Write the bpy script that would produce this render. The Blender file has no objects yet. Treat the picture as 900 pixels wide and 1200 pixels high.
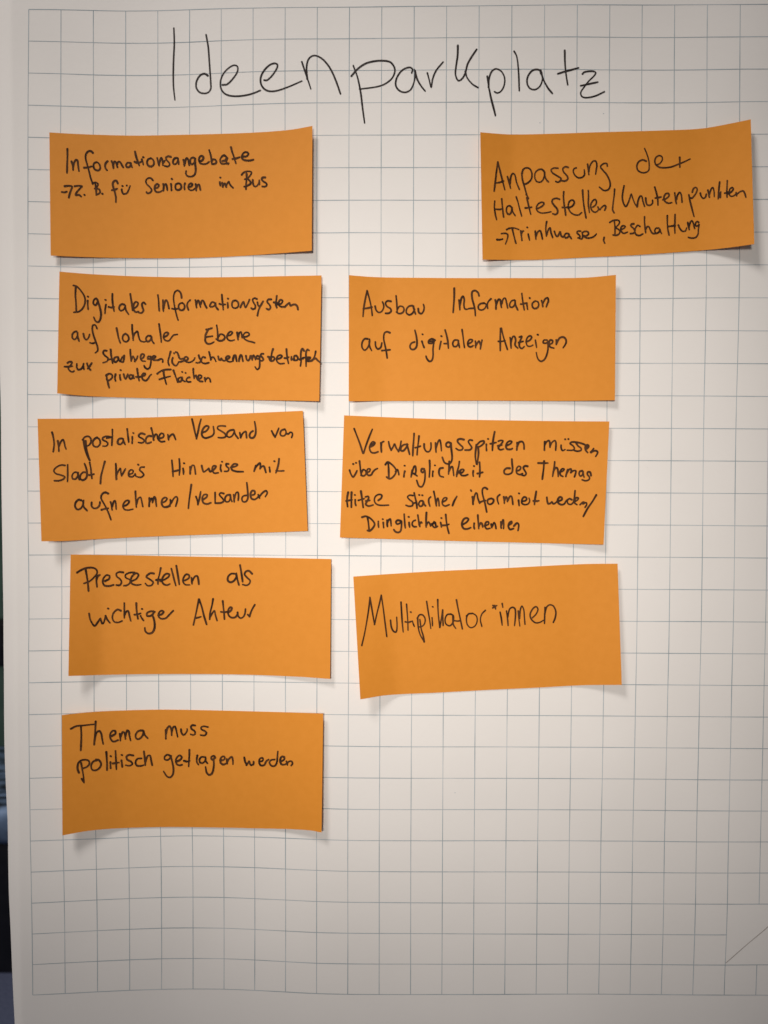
import bpy, bmesh, math, random
from mathutils import Vector, Matrix

S = bpy.context.scene
COL = S.collection
RAD = math.radians

# ------------------------------------------------------------------ camera
ZT = 1.60                                   # height of the top line of the printed grid above the floor
CAM = Vector((0.28480, -0.60307, ZT - 0.37583))
PITCH, ROLL, YAW = -0.024513, 0.011837, -0.002179
FPX = 902.0                                 # focal length in photo pixels (900 x 1200)


def rot(axis, a):
    return Matrix.Rotation(a, 3, axis)


# plain rotation matrices: columns map camera (right, forward, up) to the world
RX = Matrix(((1, 0, 0), (0, math.cos(PITCH), -math.sin(PITCH)), (0, math.sin(PITCH), math.cos(PITCH))))
RZ = Matrix(((math.cos(ROLL), -math.sin(ROLL), 0), (math.sin(ROLL), math.cos(ROLL), 0), (0, 0, 1)))
RY = Matrix(((math.cos(YAW), 0, math.sin(YAW)), (0, 1, 0), (-math.sin(YAW), 0, math.cos(YAW))))
RW = RZ @ RX @ RY

cd = bpy.data.cameras.new('camera')
cam = bpy.data.objects.new('camera', cd)
COL.objects.link(cam)
cd.sensor_fit = 'AUTO'
cd.sensor_width = 36.0
cd.lens = 36.0 * FPX / 1200.0
cd.clip_start = 0.02
cd.clip_end = 60
right, fwd, up = RW.col[0], RW.col[1], RW.col[2]
cam.matrix_world = Matrix(((right[0], up[0], -fwd[0], CAM[0]), (right[1], up[1], -fwd[1], CAM[1]),
                           (right[2], up[2], -fwd[2], CAM[2]), (0, 0, 0, 1)))
cd.dof.use_dof = True
cd.dof.focus_distance = 0.605
cd.dof.aperture_fstop = 7.0
S.camera = cam

# ------------------------------------------------------------------ world and lamps
w = bpy.data.worlds.new('World')
S.world = w
w.use_nodes = True
bg = w.node_tree.nodes['Background']
bg.inputs[0].default_value = (1.0, 0.94, 0.88, 1)
bg.inputs[1].default_value = 0.075


def aim(o, target):
    o.rotation_euler = (Vector(target) - o.location).to_track_quat('-Z', 'Y').to_euler()


# added warm spot, no real lamp: its soft cone imitates lens vignetting
sd = bpy.data.lights.new('vignette_spot', 'SPOT')
sd.energy = 151
sd.color = (1.0, 0.912, 0.835)
sd.spot_size = RAD(24.8)
sd.spot_blend = 1.0
sd.shadow_soft_size = 0.24
key = bpy.data.objects.new('vignette_spot', sd)
COL.objects.link(key)
key.location = (-0.02, -1.95, ZT - 0.10)
aim(key, (0.287, 0.0, ZT - 0.402))
# ceiling panel up to the left: it throws the cards' shadows down and to the right
ad = bpy.data.lights.new('ceiling_light', 'AREA')
ad.shape = 'SQUARE'
ad.size = 0.60
ad.energy = 52
ad.color = (1.0, 0.925, 0.88)
win = bpy.data.objects.new('ceiling_light', ad)
COL.objects.link(win)
win.location = (-0.8, -1.2, ZT + 1.9)
aim(win, (0.29, 0.0, ZT - 0.37))

S.view_settings.view_transform = 'Standard'
S.view_settings.look = 'None'
S.view_settings.exposure = 0
S.view_settings.gamma = 1
S.render.engine = 'CYCLES'
S.cycles.use_denoising = True
S.cycles.filter_width = 1.55
S.cycles.max_bounces = 5

# ------------------------------------------------------------------ helpers


def tag(o, label=None, cat=None, group=None, kind=None):
    if label:
        o['label'] = label
    if cat:
        o['category'] = cat
    if group:
        o['group'] = group
    if kind:
        o['kind'] = kind
    return o


def link(name, me, mat, parent=None):
    o = bpy.data.objects.new(name, me)
    COL.objects.link(o)
    if mat:
        me.materials.append(mat)
    if parent:
        o.parent = parent
    return o


def mesh(name, verts, faces, mat, parent=None, smooth=False):
    me = bpy.data.meshes.new(name)
    me.from_pydata([tuple(v) for v in verts], [], faces)
    me.update()
    if smooth:
        for p in me.polygons:
            p.use_smooth = True
    return link(name, me, mat, parent)


def empty(name, loc=(0, 0, 0)):
    o = bpy.data.objects.new(name, None)
    o.location = loc
    COL.objects.link(o)
    return o


def noise_mat(name, c1, c2, scale=20.0, rough=0.6, spec=0.3, detail=4.0, bump=0.0, bscale=200.0, bdist=0.0005,
              stretch=(1, 1, 1), lo=0.35, hi=0.65, transl=0.0):
    m = bpy.data.materials.new(name)
    m.use_nodes = True
    nt = m.node_tree
    b = nt.nodes['Principled BSDF']
    tc = nt.nodes.new('ShaderNodeTexCoord')
    mp = nt.nodes.new('ShaderNodeMapping')
    mp.inputs['Scale'].default_value = stretch
    nt.links.new(tc.outputs['Object'], mp.inputs[0])
    n = nt.nodes.new('ShaderNodeTexNoise')
    n.inputs['Scale'].default_value = scale
    n.inputs['Detail'].default_value = detail
    nt.links.new(mp.outputs[0], n.inputs['Vector'])
    r = nt.nodes.new('ShaderNodeValToRGB')
    r.color_ramp.elements[0].position = lo
    r.color_ramp.elements[1].position = hi
    r.color_ramp.elements[0].color = (*c1, 1)
    r.color_ramp.elements[1].color = (*c2, 1)
    nt.links.new(n.outputs[0], r.inputs[0])
    nt.links.new(r.outputs[0], b.inputs['Base Color'])
    b.inputs['Roughness'].default_value = rough
    b.inputs['Specular IOR Level'].default_value = spec
    if bump:
        n2 = nt.nodes.new('ShaderNodeTexNoise')
        n2.inputs['Scale'].default_value = bscale
        n2.inputs['Detail'].default_value = 3
        nt.links.new(mp.outputs[0], n2.inputs['Vector'])
        bp = nt.nodes.new('ShaderNodeBump')
        bp.inputs['Strength'].default_value = bump
        bp.inputs['Distance'].default_value = bdist
        nt.links.new(n2.outputs[0], bp.inputs['Height'])
        nt.links.new(bp.outputs[0], b.inputs['Normal'])
    return m


M_PAPER = noise_mat('white_paper', (0.80, 0.785, 0.755), (0.83, 0.815, 0.785), 9, 0.62, 0.25, 6,
                    0.20, 240, 0.0003)
M_STACK = noise_mat('paper_stack', (0.74, 0.73, 0.71), (0.82, 0.81, 0.79), 900, 0.7, 0.2, 2, stretch=(1, 1, 0.01))
M_GRID = noise_mat('grid_ink', (0.26, 0.335, 0.375), (0.50, 0.56, 0.59), 26, 0.6, 0.2, 2, lo=0.3, hi=0.7)
M_MARK = noise_mat('corner_mark_ink', (0.40, 0.37, 0.34), (0.50, 0.47, 0.44), 40, 0.6, 0.2)
M_CARD = noise_mat('orange_card', (0.685, 0.258, 0.027), (0.705, 0.268, 0.030), 160, 0.60, 0.20, 8,
                   0.30, 700, 0.0002)
M_INK = noise_mat('marker_ink', (0.030, 0.013, 0.006), (0.085, 0.034, 0.012), 140, 0.7, 0.12, 3)
M_INKW = noise_mat('title_ink', (0.018, 0.014, 0.014), (0.045, 0.036, 0.034), 90, 0.65, 0.15, 3)
M_BOARD = noise_mat('grey_board', (0.45, 0.45, 0.46), (0.5, 0.5, 0.5), 30, 0.5, 0.4)
M_METAL = noise_mat('grey_metal', (0.30, 0.30, 0.31), (0.36, 0.36, 0.37), 40, 0.35, 0.5)
M_GREEN = noise_mat('green_wall', (0.085, 0.155, 0.125), (0.125, 0.205, 0.17), 5, 0.8, 0.2)
M_CARPET = noise_mat('slate_carpet', (0.12, 0.145, 0.24), (0.17, 0.195, 0.31), 160, 0.95, 0.1, 6)
M_BLACK = noise_mat('black_leather', (0.008, 0.008, 0.010), (0.014, 0.014, 0.017), 25, 0.33, 0.5, 4,
                    0.4, 120, 0.002)

M_SEAT = noise_mat('seat_painted_glints', (0.012, 0.018, 0.03), (0.34, 0.50, 0.78), 9, 0.3, 0.5, 3, stretch=(1, 3.5, 1), lo=0.42, hi=0.66)  # dark seat; its blue reflections are painted in as stretched noise

# ------------------------------------------------------------------ the paper surface
# what is left of the printed grid's position after the straight perspective, in tenths of a photo
# pixel: how the real sheet is stretched and waved (32 rows x 27 columns of grid crossings)
RX="""19 21 24 26 25 21 14 9 7 5 3 2 2 1 2 4 6 8 6 3 0 1 2 5 6 6 6
13 17 21 24 24 19 13 8 5 3 1 1 1 1 2 5 7 8 7 4 2 2 4 7 8 8 8
7 13 19 22 22 18 12 7 4 2 0 0 0 1 3 5 7 9 8 6 4 5 7 10 11 11 11
0 8 16 20 21 17 11 7 4 1 -1 -1 0 1 3 6 8 10 10 8 7 8 10 14 15 15 15
-4 4 12 17 18 15 11 7 4 1 -2 -2 0 2 4 6 9 11 12 10 9 11 15 18 20 20 20
-8 1 9 13 15 14 10 7 4 0 -2 -2 0 2 4 6 8 10 12 12 13 16 20 24 25 25 25
-11 -2 6 11 12 12 9 6 3 0 -1 -2 0 2 4 6 8 9 11 13 17 21 26 30 31 31 31
-15 -4 4 8 10 10 8 6 3 0 -1 -1 0 3 5 6 7 8 10 14 19 26 32 35 35 35 35
-20 -7 1 5 8 8 7 5 3 0 -1 -1 1 4 5 6 7 8 10 14 20 28 35 38 38 38 38
-23 -12 -3 2 5 6 6 5 3 1 0 1 2 4 6 7 8 9 11 14 20 28 34 37 37 37 37
-28 -17 -8 -2 3 5 5 5 4 3 2 2 3 5 7 8 9 11 13 16 20 26 31 34 34 34 34
-32 -21 -12 -5 0 3 5 5 5 4 4 4 5 6 8 9 11 13 15 17 20 23 26 28 29 29 29
-36 -25 -15 -7 -1 3 5 5 5 5 5 5 6 7 9 10 12 14 16 18 19 19 20 22 23 23 23
-39 -28 -17 -8 -2 2 5 6 6 6 6 6 7 8 9 11 13 15 17 18 18 18 17 18 19 19 19
-42 -29 -17 -8 -1 3 5 7 7 7 7 7 7 8 9 11 13 15 17 18 19 17 16 16 17 17 17
-44 -29 -16 -7 0 4 6 7 7 7 7 7 7 8 9 11 13 15 16 18 19 18 17 17 17 17 17
-44 -27 -14 -5 1 5 7 7 7 7 6 6 6 7 8 10 12 14 16 18 19 19 19 18 18 18 18
-41 -23 -11 -3 2 5 7 7 7 6 6 5 5 6 7 8 10 13 15 17 19 20 20 19 19 19 19
-41 -24 -11 -3 2 5 6 7 6 5 4 4 3 4 5 7 9 11 14 17 19 19 19 20 20 20 20
-44 -27 -14 -6 0 4 6 6 5 4 2 2 1 2 3 5 7 10 13 16 18 18 17 18 18 18 18
-50 -33 -19 -9 -2 2 4 5 4 2 1 0 -1 0 1 3 5 8 11 14 16 14 13 15 16 16 16
-53 -37 -23 -12 -4 1 4 4 2 1 -1 -2 -3 -3 -1 1 3 5 8 10 11 9 8 11 12 12 12
-55 -40 -25 -13 -4 1 3 3 2 -1 -3 -4 -4 -5 -3 -1 2 4 5 7 7 6 6 8 10 10 10
-55 -40 -25 -13 -3 2 4 3 1 -1 -4 -5 -6 -5 -4 -2 1 2 4 4 3 3 4 6 7 7 7
-54 -38 -23 -10 0 5 6 4 1 -2 -5 -6 -6 -6 -4 -3 -1 0 1 0 -1 -1 0 2 3 3 3
-52 -36 -20 -6 4 9 9 6 1 -3 -6 -7 -7 -6 -5 -4 -3 -3 -4 -5 -5 -5 -3 -2 -1 -1 -1
-50 -32 -15 -1 10 14 12 7 1 -4 -7 -8 -8 -7 -6 -5 -5 -6 -8 -8 -9 -8 -6 -5 -5 -5 -5
-45 -28 -11 4 15 18 14 8 1 -3 -7 -8 -8 -7 -6 -6 -6 -7 -9 -10 -10 -9 -8 -8 -8 -8 -8
-42 -24 -8 6 16 19 15 9 2 -3 -6 -7 -7 -7 -7 -7 -7 -8 -9 -11 -11 -10 -9 -11 -12 -12 -12
-39 -22 -6 7 16 18 15 9 2 -3 -5 -6 -7 -7 -7 -7 -8 -9 -11 -13 -14 -15 -15 -17 -18 -18 -18
-38 -22 -6 6 15 17 14 7 1 -3 -5 -6 -6 -7 -8 -8 -9 -12 -14 -17 -20 -22 -25 -26 -27 -27 -27
-38 -22 -8 4 12 15 12 5 -1 -4 -6 -6 -6 -8 -9 -9 -11 -14 -18 -21 -25 -29 -32 -34 -34 -34 -34"""
RY="""21 26 37 45 43 34 24 18 15 14 14 12 9 8 6 4 1 0 3 7 8 7 8 7 7 7 7
8 17 30 39 39 30 15 4 -1 -1 -1 -3 -5 -7 -9 -10 -11 -10 -4 2 3 0 -1 -2 -2 -2 -2
0 10 25 33 34 26 11 -3 -11 -13 -13 -13 -15 -16 -18 -19 -18 -13 -7 -3 -2 -5 -9 -9 -9 -9 -9
-6 7 20 29 30 22 9 -5 -15 -19 -19 -19 -19 -20 -22 -22 -19 -14 -9 -4 -3 -7 -13 -15 -15 -15 -15
-11 2 14 23 24 17 6 -7 -16 -21 -22 -22 -22 -22 -22 -21 -18 -13 -9 -6 -6 -10 -15 -18 -18 -18 -18
-14 -3 8 15 16 11 2 -8 -16 -22 -23 -23 -22 -22 -21 -19 -15 -11 -8 -7 -9 -13 -18 -21 -21 -21 -21
-16 -6 4 10 10 6 -1 -9 -16 -21 -23 -23 -21 -20 -19 -16 -12 -9 -7 -8 -11 -15 -20 -22 -22 -22 -22
-18 -8 1 6 6 2 -4 -11 -17 -20 -23 -22 -18 -15 -13 -11 -7 -5 -5 -7 -11 -16 -20 -21 -21 -21 -21
-18 -8 0 3 2 -1 -6 -12 -18 -21 -21 -19 -15 -10 -8 -6 -4 -2 -3 -5 -10 -16 -19 -19 -18 -18 -18
-17 -8 -2 0 -1 -3 -8 -13 -17 -19 -19 -16 -12 -8 -5 -4 -3 -2 -4 -5 -9 -14 -15 -14 -13 -13 -13
-15 -9 -5 -3 -3 -5 -9 -12 -15 -17 -16 -13 -10 -7 -4 -3 -3 -4 -5 -7 -9 -10 -9 -7 -6 -6 -6
-16 -11 -7 -5 -5 -7 -9 -11 -13 -14 -13 -11 -8 -6 -4 -3 -3 -5 -7 -7 -7 -7 -4 -2 -1 -1 -1
-14 -11 -8 -7 -7 -7 -9 -10 -11 -11 -10 -9 -7 -5 -3 -3 -3 -4 -5 -5 -4 -3 0 2 3 3 3
-10 -9 -8 -7 -7 -8 -8 -9 -9 -9 -8 -7 -5 -3 -2 -2 -1 -2 -1 -1 0 1 3 5 5 5 5
-6 -6 -7 -7 -7 -7 -8 -8 -7 -7 -6 -5 -3 -2 -1 0 0 0 1 1 2 3 5 7 7 7 7
-3 -4 -5 -6 -6 -7 -7 -6 -6 -5 -4 -3 -1 0 1 1 2 2 2 3 4 6 7 9 9 9 9
0 -2 -3 -5 -5 -6 -6 -5 -4 -3 -2 0 1 2 2 3 3 3 4 4 5 7 10 11 11 11 11
4 1 -2 -3 -5 -5 -4 -4 -2 -1 1 2 3 4 4 5 5 5 5 6 7 9 10 12 12 12 12
9 4 1 -2 -4 -4 -4 -2 -1 1 3 4 5 6 6 6 7 8 9 10 10 11 12 13 13 13 13
14 8 3 -1 -3 -4 -3 -1 1 3 5 6 7 7 8 8 9 10 11 12 12 12 13 14 14 14 14
19 12 5 0 -3 -3 -3 -1 2 5 7 8 9 9 9 9 9 10 12 12 13 13 14 14 14 14 14
24 15 6 1 -3 -4 -3 0 3 7 9 11 11 10 9 9 9 10 10 11 11 12 13 13 13 13 13
30 19 10 2 -3 -5 -4 -1 3 8 11 12 12 11 10 9 8 8 8 9 10 10 11 11 11 11 11
38 25 13 4 -3 -7 -7 -3 3 8 12 14 14 12 10 8 8 7 7 7 8 9 10 10 9 9 9
44 30 17 4 -6 -11 -11 -6 1 9 14 15 15 12 10 8 7 6 6 6 7 9 9 8 7 7 7
47 34 19 3 -10 -17 -17 -11 -2 8 15 16 15 12 9 6 5 4 3 3 4 5 4 3 1 1 1
49 34 18 -2 -17 -25 -24 -17 -6 6 14 15 13 11 7 4 2 -1 -1 -2 -1 1 -1 -4 -5 -5 -5
50 31 11 -8 -24 -31 -30 -23 -10 3 11 12 11 9 6 3 1 -1 -2 -3 -2 -2 -4 -8 -10 -10 -10
51 30 7 -12 -27 -35 -34 -24 -11 3 9 9 9 8 6 4 2 1 0 -2 -3 -4 -6 -10 -13 -13 -13
50 27 4 -15 -31 -38 -37 -26 -11 3 8 7 5 4 3 1 -1 -3 -6 -7 -9 -10 -12 -18 -21 -21 -21
47 24 1 -19 -35 -42 -42 -31 -15 0 4 3 0 -2 -5 -8 -12 -17 -20 -22 -22 -22 -24 -30 -32 -32 -32
43 21 -2 -23 -38 -46 -47 -37 -22 -7 -2 -3 -6 -10 -14 -19 -25 -30 -33 -34 -35 -35 -37 -40 -42 -42 -42"""
RX_ = [[int(v) for v in l.split()] for l in RX.strip().split('\n')]
RY_ = [[int(v) for v in l.split()] for l in RY.strip().split('\n')]
P = 0.025                                   # grid pitch, metres


def sstep(a, b, x):
    t = min(1.0, max(0.0, (x - a) / (b - a)))
    return t * t * (3 - 2 * t)


def sheet_h(X, Z):
    """how far the sheet stands out towards the room (metres) at a place on the board"""
    u, v = X / P, (ZT - Z) / P
    t = min(1.2, max(-0.2, v / 31.0))
    uc = 3.1 + 2.0 * t
    wd = 2.5 if u < uc else 2.9
    h = -(0.0035 + 0.0035 * t) * math.exp(-((u - uc) / wd) ** 2)
    # very shallow waves over the rest of the sheet
    h += 0.0011 * math.sin(0.55 * u + 0.10 * v + 0.6) * sstep(6, 12, u)
    h += 0.0007 * math.sin(0.33 * v - 0.21 * u + 1.0)
    h += 0.0012 * math.exp(-((u - 22.5) / 1.6) ** 2)
    # the foot of the sheet falls back
    h -= 0.0025 * sstep(27.0, 33.5, v) ** 1.3
    # the creased left margin bends back
    if u < -0.48:
        e = -0.48 - u
        h -= P * 0.50 * (e - 0.10 * (1 - math.exp(-e / 0.10)))
    return h


def ray(px, py):
    d = right * ((px - 450) / FPX) + fwd + up * ((600 - py) / FPX)
    return d


def on_sheet(px, py, lift=0.0):
    """the place on the (waved) paper that lies under a point of the photograph, as X, Z"""
    d = ray(px, py)
    h = 0.0
    for _ in range(6):
        t = (-(h + lift) - CAM.y) / d.y
        q = CAM + d * t
        h = sheet_h(q.x, q.z)
    return q.x, q.z


def proj(q):
    r = q - CAM
    return 450 + FPX * r.dot(right) / r.dot(fwd), 600 - FPX * r.dot(up) / r.dot(fwd)


def pt(X, Z, lift=0.0):
    return Vector((X, -sheet_h(X, Z) - lift, Z))


def node(i, j):
    px, py = proj(Vector((i * P, 0, ZT - j * P)))
    return on_sheet(px + RX_[j][i] * 0.1, py + RY_[j][i] * 0.1)


NC, NR = 27, 32
NODE = [[node(i, j) for i in range(NC)] for j in range(NR)]


def crom(pts, n):
    """smooth curve through 2-D points, n steps per span"""
    if len(pts) < 3:
        a, b = pts[0], pts[-1]
        return [(a[0] + (b[0] - a[0]) * k / n, a[1] + (b[1] - a[1]) * k / n) for k in range(n + 1)]
    out = []
    m = len(pts)
    for i in range(m - 1):
        p1, p2 = pts[i], pts[i + 1]
        p0 = pts[i - 1] if i else (2 * p1[0] - p2[0], 2 * p1[1] - p2[1])
        p3 = pts[i + 2] if i + 2 < m else (2 * p2[0] - p1[0], 2 * p2[1] - p1[1])
        # centripetal-like tension keeps uneven spacing from overshooting
        d1 = math.hypot(p2[0] - p1[0], p2[1] - p1[1]) + 1e-9
        d0 = math.hypot(p1[0] - p0[0], p1[1] - p0[1]) + 1e-9
        d2 = math.hypot(p3[0] - p2[0], p3[1] - p2[1]) + 1e-9
        f1 = d1 / (d0 + d1)
        f2 = d1 / (d1 + d2)
        m1 = ((p2[0] - p0[0]) * f1, (p2[1] - p0[1]) * f1)
        m2 = ((p3[0] - p1[0]) * f2, (p3[1] - p1[1]) * f2)
        for k in range(n):
            t = k / n
            a, b, c, e = 2 * t ** 3 - 3 * t * t + 1, t ** 3 - 2 * t * t + t, -2 * t ** 3 + 3 * t * t, t ** 3 - t * t
            out.append((a * p1[0] + b * m1[0] + c * p2[0] + e * m2[0], a * p1[1] + b * m1[1] + c * p2[1] + e * m2[1]))
    out.append(pts[-1])
    return out


def ribbon(V, F, pts, wid, surf, cap=True):
    """a flat inked line along 2-D points; wid = half width per point; surf maps (x, z) to 3-D"""
    n = len(pts)
    L = []
    for k in range(n):
        a, b = pts[max(0, k - 1)], pts[min(n - 1, k + 1)]
        dx, dz = b[0] - a[0], b[1] - a[1]
        l = math.hypot(dx, dz) or 1e-9
        L.append((pts[k][0], pts[k][1], dx / l, dz / l, wid[k]))
    rows = []
    if cap:
        x, z, dx, dz, r = L[0]
        for a in (80, 55, 28):
            c, s = math.cos(RAD(a)), math.sin(RAD(a))
            rows.append((x - dx * r * s, z - dz * r * s, dx, dz, r * c))
    rows += L
    if cap:
        x, z, dx, dz, r = L[-1]
        for a in (28, 55, 80):
            c, s = math.cos(RAD(a)), math.sin(RAD(a))
            rows.append((x + dx * r * s, z + dz * r * s, dx, dz, r * c))
    b0 = len(V)
    for x, z, dx, dz, r in rows:
        V.append(surf(x - dz * r, z + dx * r))
        V.append(surf(x + dz * r, z - dx * r))
    for k in range(len(rows) - 1):
        a = b0 + 2 * k
        F.append((a, a + 1, a + 3, a + 2))


def leaf(name, rows, th, mat, parent=None):
    """a sheet of paper or card from a grid of points: smooth front and back, crisp cut edges"""
    n, k = len(rows), len(rows[0])
    V = [v for r in rows for v in r]
    N = len(V)
    V += [v + Vector((0, th, 0)) for v in V]
    F = []
    for j in range(n - 1):
        for i in range(k - 1):
            a = j * k + i
            F.append((a, a + k, a + k + 1, a + 1))
            F.append((N + a, N + a + 1, N + a + k + 1, N + a + k))
    flat = len(F)
    ring = [i for i in range(k)] + [j * k + k - 1 for j in range(1, n)] + [(n - 1) * k + i for i in range(k - 2, -1, -1)] \
        + [j * k for j in range(n - 2, 0, -1)]
    b = len(V)
    V += [V[i].copy() for i in ring] + [V[N + i].copy() for i in ring]
    r = len(ring)
    for q in range(r):
        p = (q + 1) % r
        F.append((b + q, b + p, b + r + p, b + r + q))
    o = mesh(name, V, F, mat, parent)
    for p in o.data.polygons:
        p.use_smooth = p.index < flat
    return o


# ------------------------------------------------------------------ the setting
def box(V, F, x0, x1, y0, y1, z0, z1):
    b = len(V)
    V += [Vector(p) for p in ((x0, y0, z0), (x1, y0, z0), (x1, y1, z0), (x0, y1, z0),
                              (x0, y0, z1), (x1, y0, z1), (x1, y1, z1), (x0, y1, z1))]
    for f in ((3, 2, 1, 0), (4, 5, 6, 7), (0, 1, 5, 4), (1, 2, 6, 5), (2, 3, 7, 6), (3, 0, 4, 7)):
        F.append(tuple(b + i for i in f))


def boxes(name, lst, mat, parent=None, bevel=0.0):
    V, F = [], []
    for b in lst:
        box(V, F, *b)
    o = mesh(name, V, F, mat, parent)
    if bevel:
        md = o.modifiers.new('bevel', 'BEVEL')
        md.width = bevel
        md.segments = 3
        for p in o.data.polygons:
            p.use_smooth = True
    return o


tag(boxes('floor', [(-3.2, 3.0, -2.5, 2.6, -0.05, 0)], M_CARPET), kind='structure')
tag(boxes('wall', [(-3.2, 3.0, 2.6, 2.7, -0.05, 2.8)], M_GREEN), kind='structure')

# black chair behind the board, of which only a sliver shows past the sheet's left edge
ch = empty('chair', (-0.78, 1.55, 0))
tag(ch, 'black chair with blue glints painted on its seat, a dark sliver behind the left edge of the flipchart', 'chair')
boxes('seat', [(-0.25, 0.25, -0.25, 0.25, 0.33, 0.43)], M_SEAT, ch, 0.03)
boxes('backrest', [(-0.25, 0.25, 0.20, 0.25, 0.68, 0.83)], M_BLACK, ch, 0.02)
boxes('front_panel', [(-0.24, 0.24, -0.235, -0.215, 0.0, 0.335)], M_BLACK, ch, 0.004)
for sx in (-1, 1):
    for y in (-0.22, 0.22):
        zt = 0.79 if y > 0 else 0.34
        boxes('leg', [(sx * 0.225 - 0.02, sx * 0.225 + 0.02, y - 0.02, y + 0.02, 0.0, zt)], M_BLACK, ch, 0.006)

# ------------------------------------------------------------------ the flipchart
fc = empty('flipchart', (0.31, 0.03, 0))
tag(fc, 'white squared paper flipchart sheet headed Ideenparkplatz in black marker', 'flipchart')


def fchild(o):
    o.parent = fc
    o.matrix_parent_inverse = Matrix.Translation((-0.31, -0.03, 0))
    return o


ZB = ZT - 33.2 * P                           # foot of the sheet
ZH = ZT + 3.2 * P                            # head of the sheet
EDGE = [(-14, -120), (-11, 0), (-8, 120), (-5, 240), (-2.3, 340), (-0.1, 440), (1.0, 480), (1.6, 560), (3.4, 680), (4.0, 720), (4.2, 760),
        (4.6, 790), (5.0, 860), (6.0, 900), (7.8, 940), (9.0, 965), (10.2, 1040), (12.4, 1090), (14.8, 1150),
        (17.3, 1200), (19.5, 1245)]
EP = [on_sheet(x, y) for x, y in crom(EDGE, 6)]


def edge_x(Z):
    for (xa, za), (xb, zb) in zip(EP, EP[1:]):
        if zb <= Z <= za:
            return xa + (xb - xa) * (za - Z) / (za - zb)
    return EP[0][0] if Z > EP[0][1] else EP[-1][0]


# front sheet
UF = [k / 14 * 0.035 for k in range(14)] + [0.035 + k / 210 * 0.965 for k in range(211)]
NZ = 280
XR = 26.4 * P
rows = []
for j in range(NZ + 1):
    Z = ZH + (ZB - ZH) * j / NZ
    xl = edge_x(Z)
    rows.append([pt(xl + (XR - xl) * a, Z) for a in UF])
sheet = fchild(leaf('front_sheet', rows, 0.00012, M_PAPER))

# printed grid
GL = 0.00008
V, F = [], []
HW = 0.00027
rnd = random.Random(4)


def gsurf(x, z):
    return pt(x, z, GL)


def gline(pts):
    q = crom(pts, 5)
    wv = [HW * (1 + 0.16 * math.sin(0.21 * k + pts[0][0] * 900 + pts[0][1] * 700)) for k in range(len(q))]
    ribbon(V, F, q, wv, gsurf, False)


for j in range(NR):
    if j == 29:
        gline([NODE[j][i] for i in range(23)])
        gline([NODE[j][i] for i in range(24, NC)])
    else:
        gline([NODE[j][i] for i in range(NC)])
for i in range(NC):
    if i == 23:
        gline([NODE[j][i] for j in range(29)])
        gline([NODE[j][i] for j in (30, 31)])
    else:
        gline([NODE[j][i] for j in range(NR)])
grid = mesh('printed_grid', V, F, M_GRID, sheet)
V, F = [], []
ribbon(V, F, crom([on_sheet(850.5, 1128.5), on_sheet(875, 1107), on_sheet(901, 1085), NODE[28][24]], 6), [HW * 1.25] * 19, gsurf, False)
mesh('corner_mark', V, F, M_MARK, sheet)

# the sheets underneath, the board and its feet
pad = boxes('paper_stack', [(0.004, XR - 0.004, 0.016, 0.022, ZB + 0.01, ZH + 0.02)], M_STACK)
fchild(pad)
fchild(boxes('backing_board', [(0.012, XR - 0.012, 0.023, 0.038, ZB - 0.02, ZH + 0.03)], M_BOARD, bevel=0.003))
fchild(boxes('clamp_bar', [(0.03, XR - 0.03, -0.004, 0.040, ZH + 0.03, ZH + 0.062)], M_METAL, bevel=0.004))
for x, dx in ((0.13, -0.12), (0.53, 0.12)):
    Vl, Fl = [], []
    box(Vl, Fl, x - 0.014, x + 0.014, 0.042, 0.066, 0.0, ZH + 0.02)
    for q in Vl:
        if q.z < 0.1:
            q.x += dx
            q.y += 0.05
    fchild(mesh('leg', Vl, Fl, M_METAL))
Vl, Fl = [], []
box(Vl, Fl, 0.316, 0.344, 0.070, 0.094, 0.0, ZH - 0.05)
for q in Vl:
    if q.z < 0.1:
        q.y += 0.55
fchild(mesh('leg', Vl, Fl, M_METAL))

# ------------------------------------------------------------------ handwriting
def strokes(win, txt):
    """marker strokes noted in an enlarged detail: win = (left, top, photo pixels per unit)"""
    ox, oy, s = win
    out = []
    for st in txt.replace('\n', ';').split(';'):
        c = [tuple(float(a) for a in t.split(',')) for t in st.split()]
        if c:
            out.append([(ox + x * s, oy + y * s) for x, y in c])
    return out


def write(wins, unproj, surf, mat, hw, parent, seed, name='handwritten_word', gap=7.0):
    """written words, each a mesh of ink ribbons lying on the paper"""
    r = random.Random(seed)
    every = [st for win, txt in wins for st in strokes(win, txt)]
    items = sorted(((min(x for x, y in st), max(x for x, y in st), k) for k, st in enumerate(every)))
    words, edge = [], None
    for x0, x1, k in items:
        if edge is None or x0 - edge > gap:
            words.append([])
            edge = x1
        edge = max(edge, x1)
        words[-1].append(k)
    for word in words:
        V, F = [], []
        for n_, k in enumerate(sorted(word)):
            st = every[k]
            ln = sum(math.hypot(b[0] - a[0], b[1] - a[1]) for a, b in zip(st, st[1:]))
            q = [unproj(*c) for c in crom(st, 7)]
            n = len(q)
            w0 = hw * r.uniform(0.92, 1.08)
            ph = r.uniform(0, 6)
            wd = []
            for i in range(n):
                t = i / max(1, n - 1)
                f = 1 + 0.10 * math.sin(ph + 5.5 * t) + 0.10 * math.exp(-t * 9) - 0.12 * math.exp(-(1 - t) * 10)
                if ln < 1.6:
                    f = 1.0
                wd.append(w0 * f)
            dz = n_ * 1.2e-6                 # later strokes lie on earlier ones
            ribbon(V, F, q, wd, lambda x, z: surf(x, z, dz))
        mesh(name, V, F, mat, parent)


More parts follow.
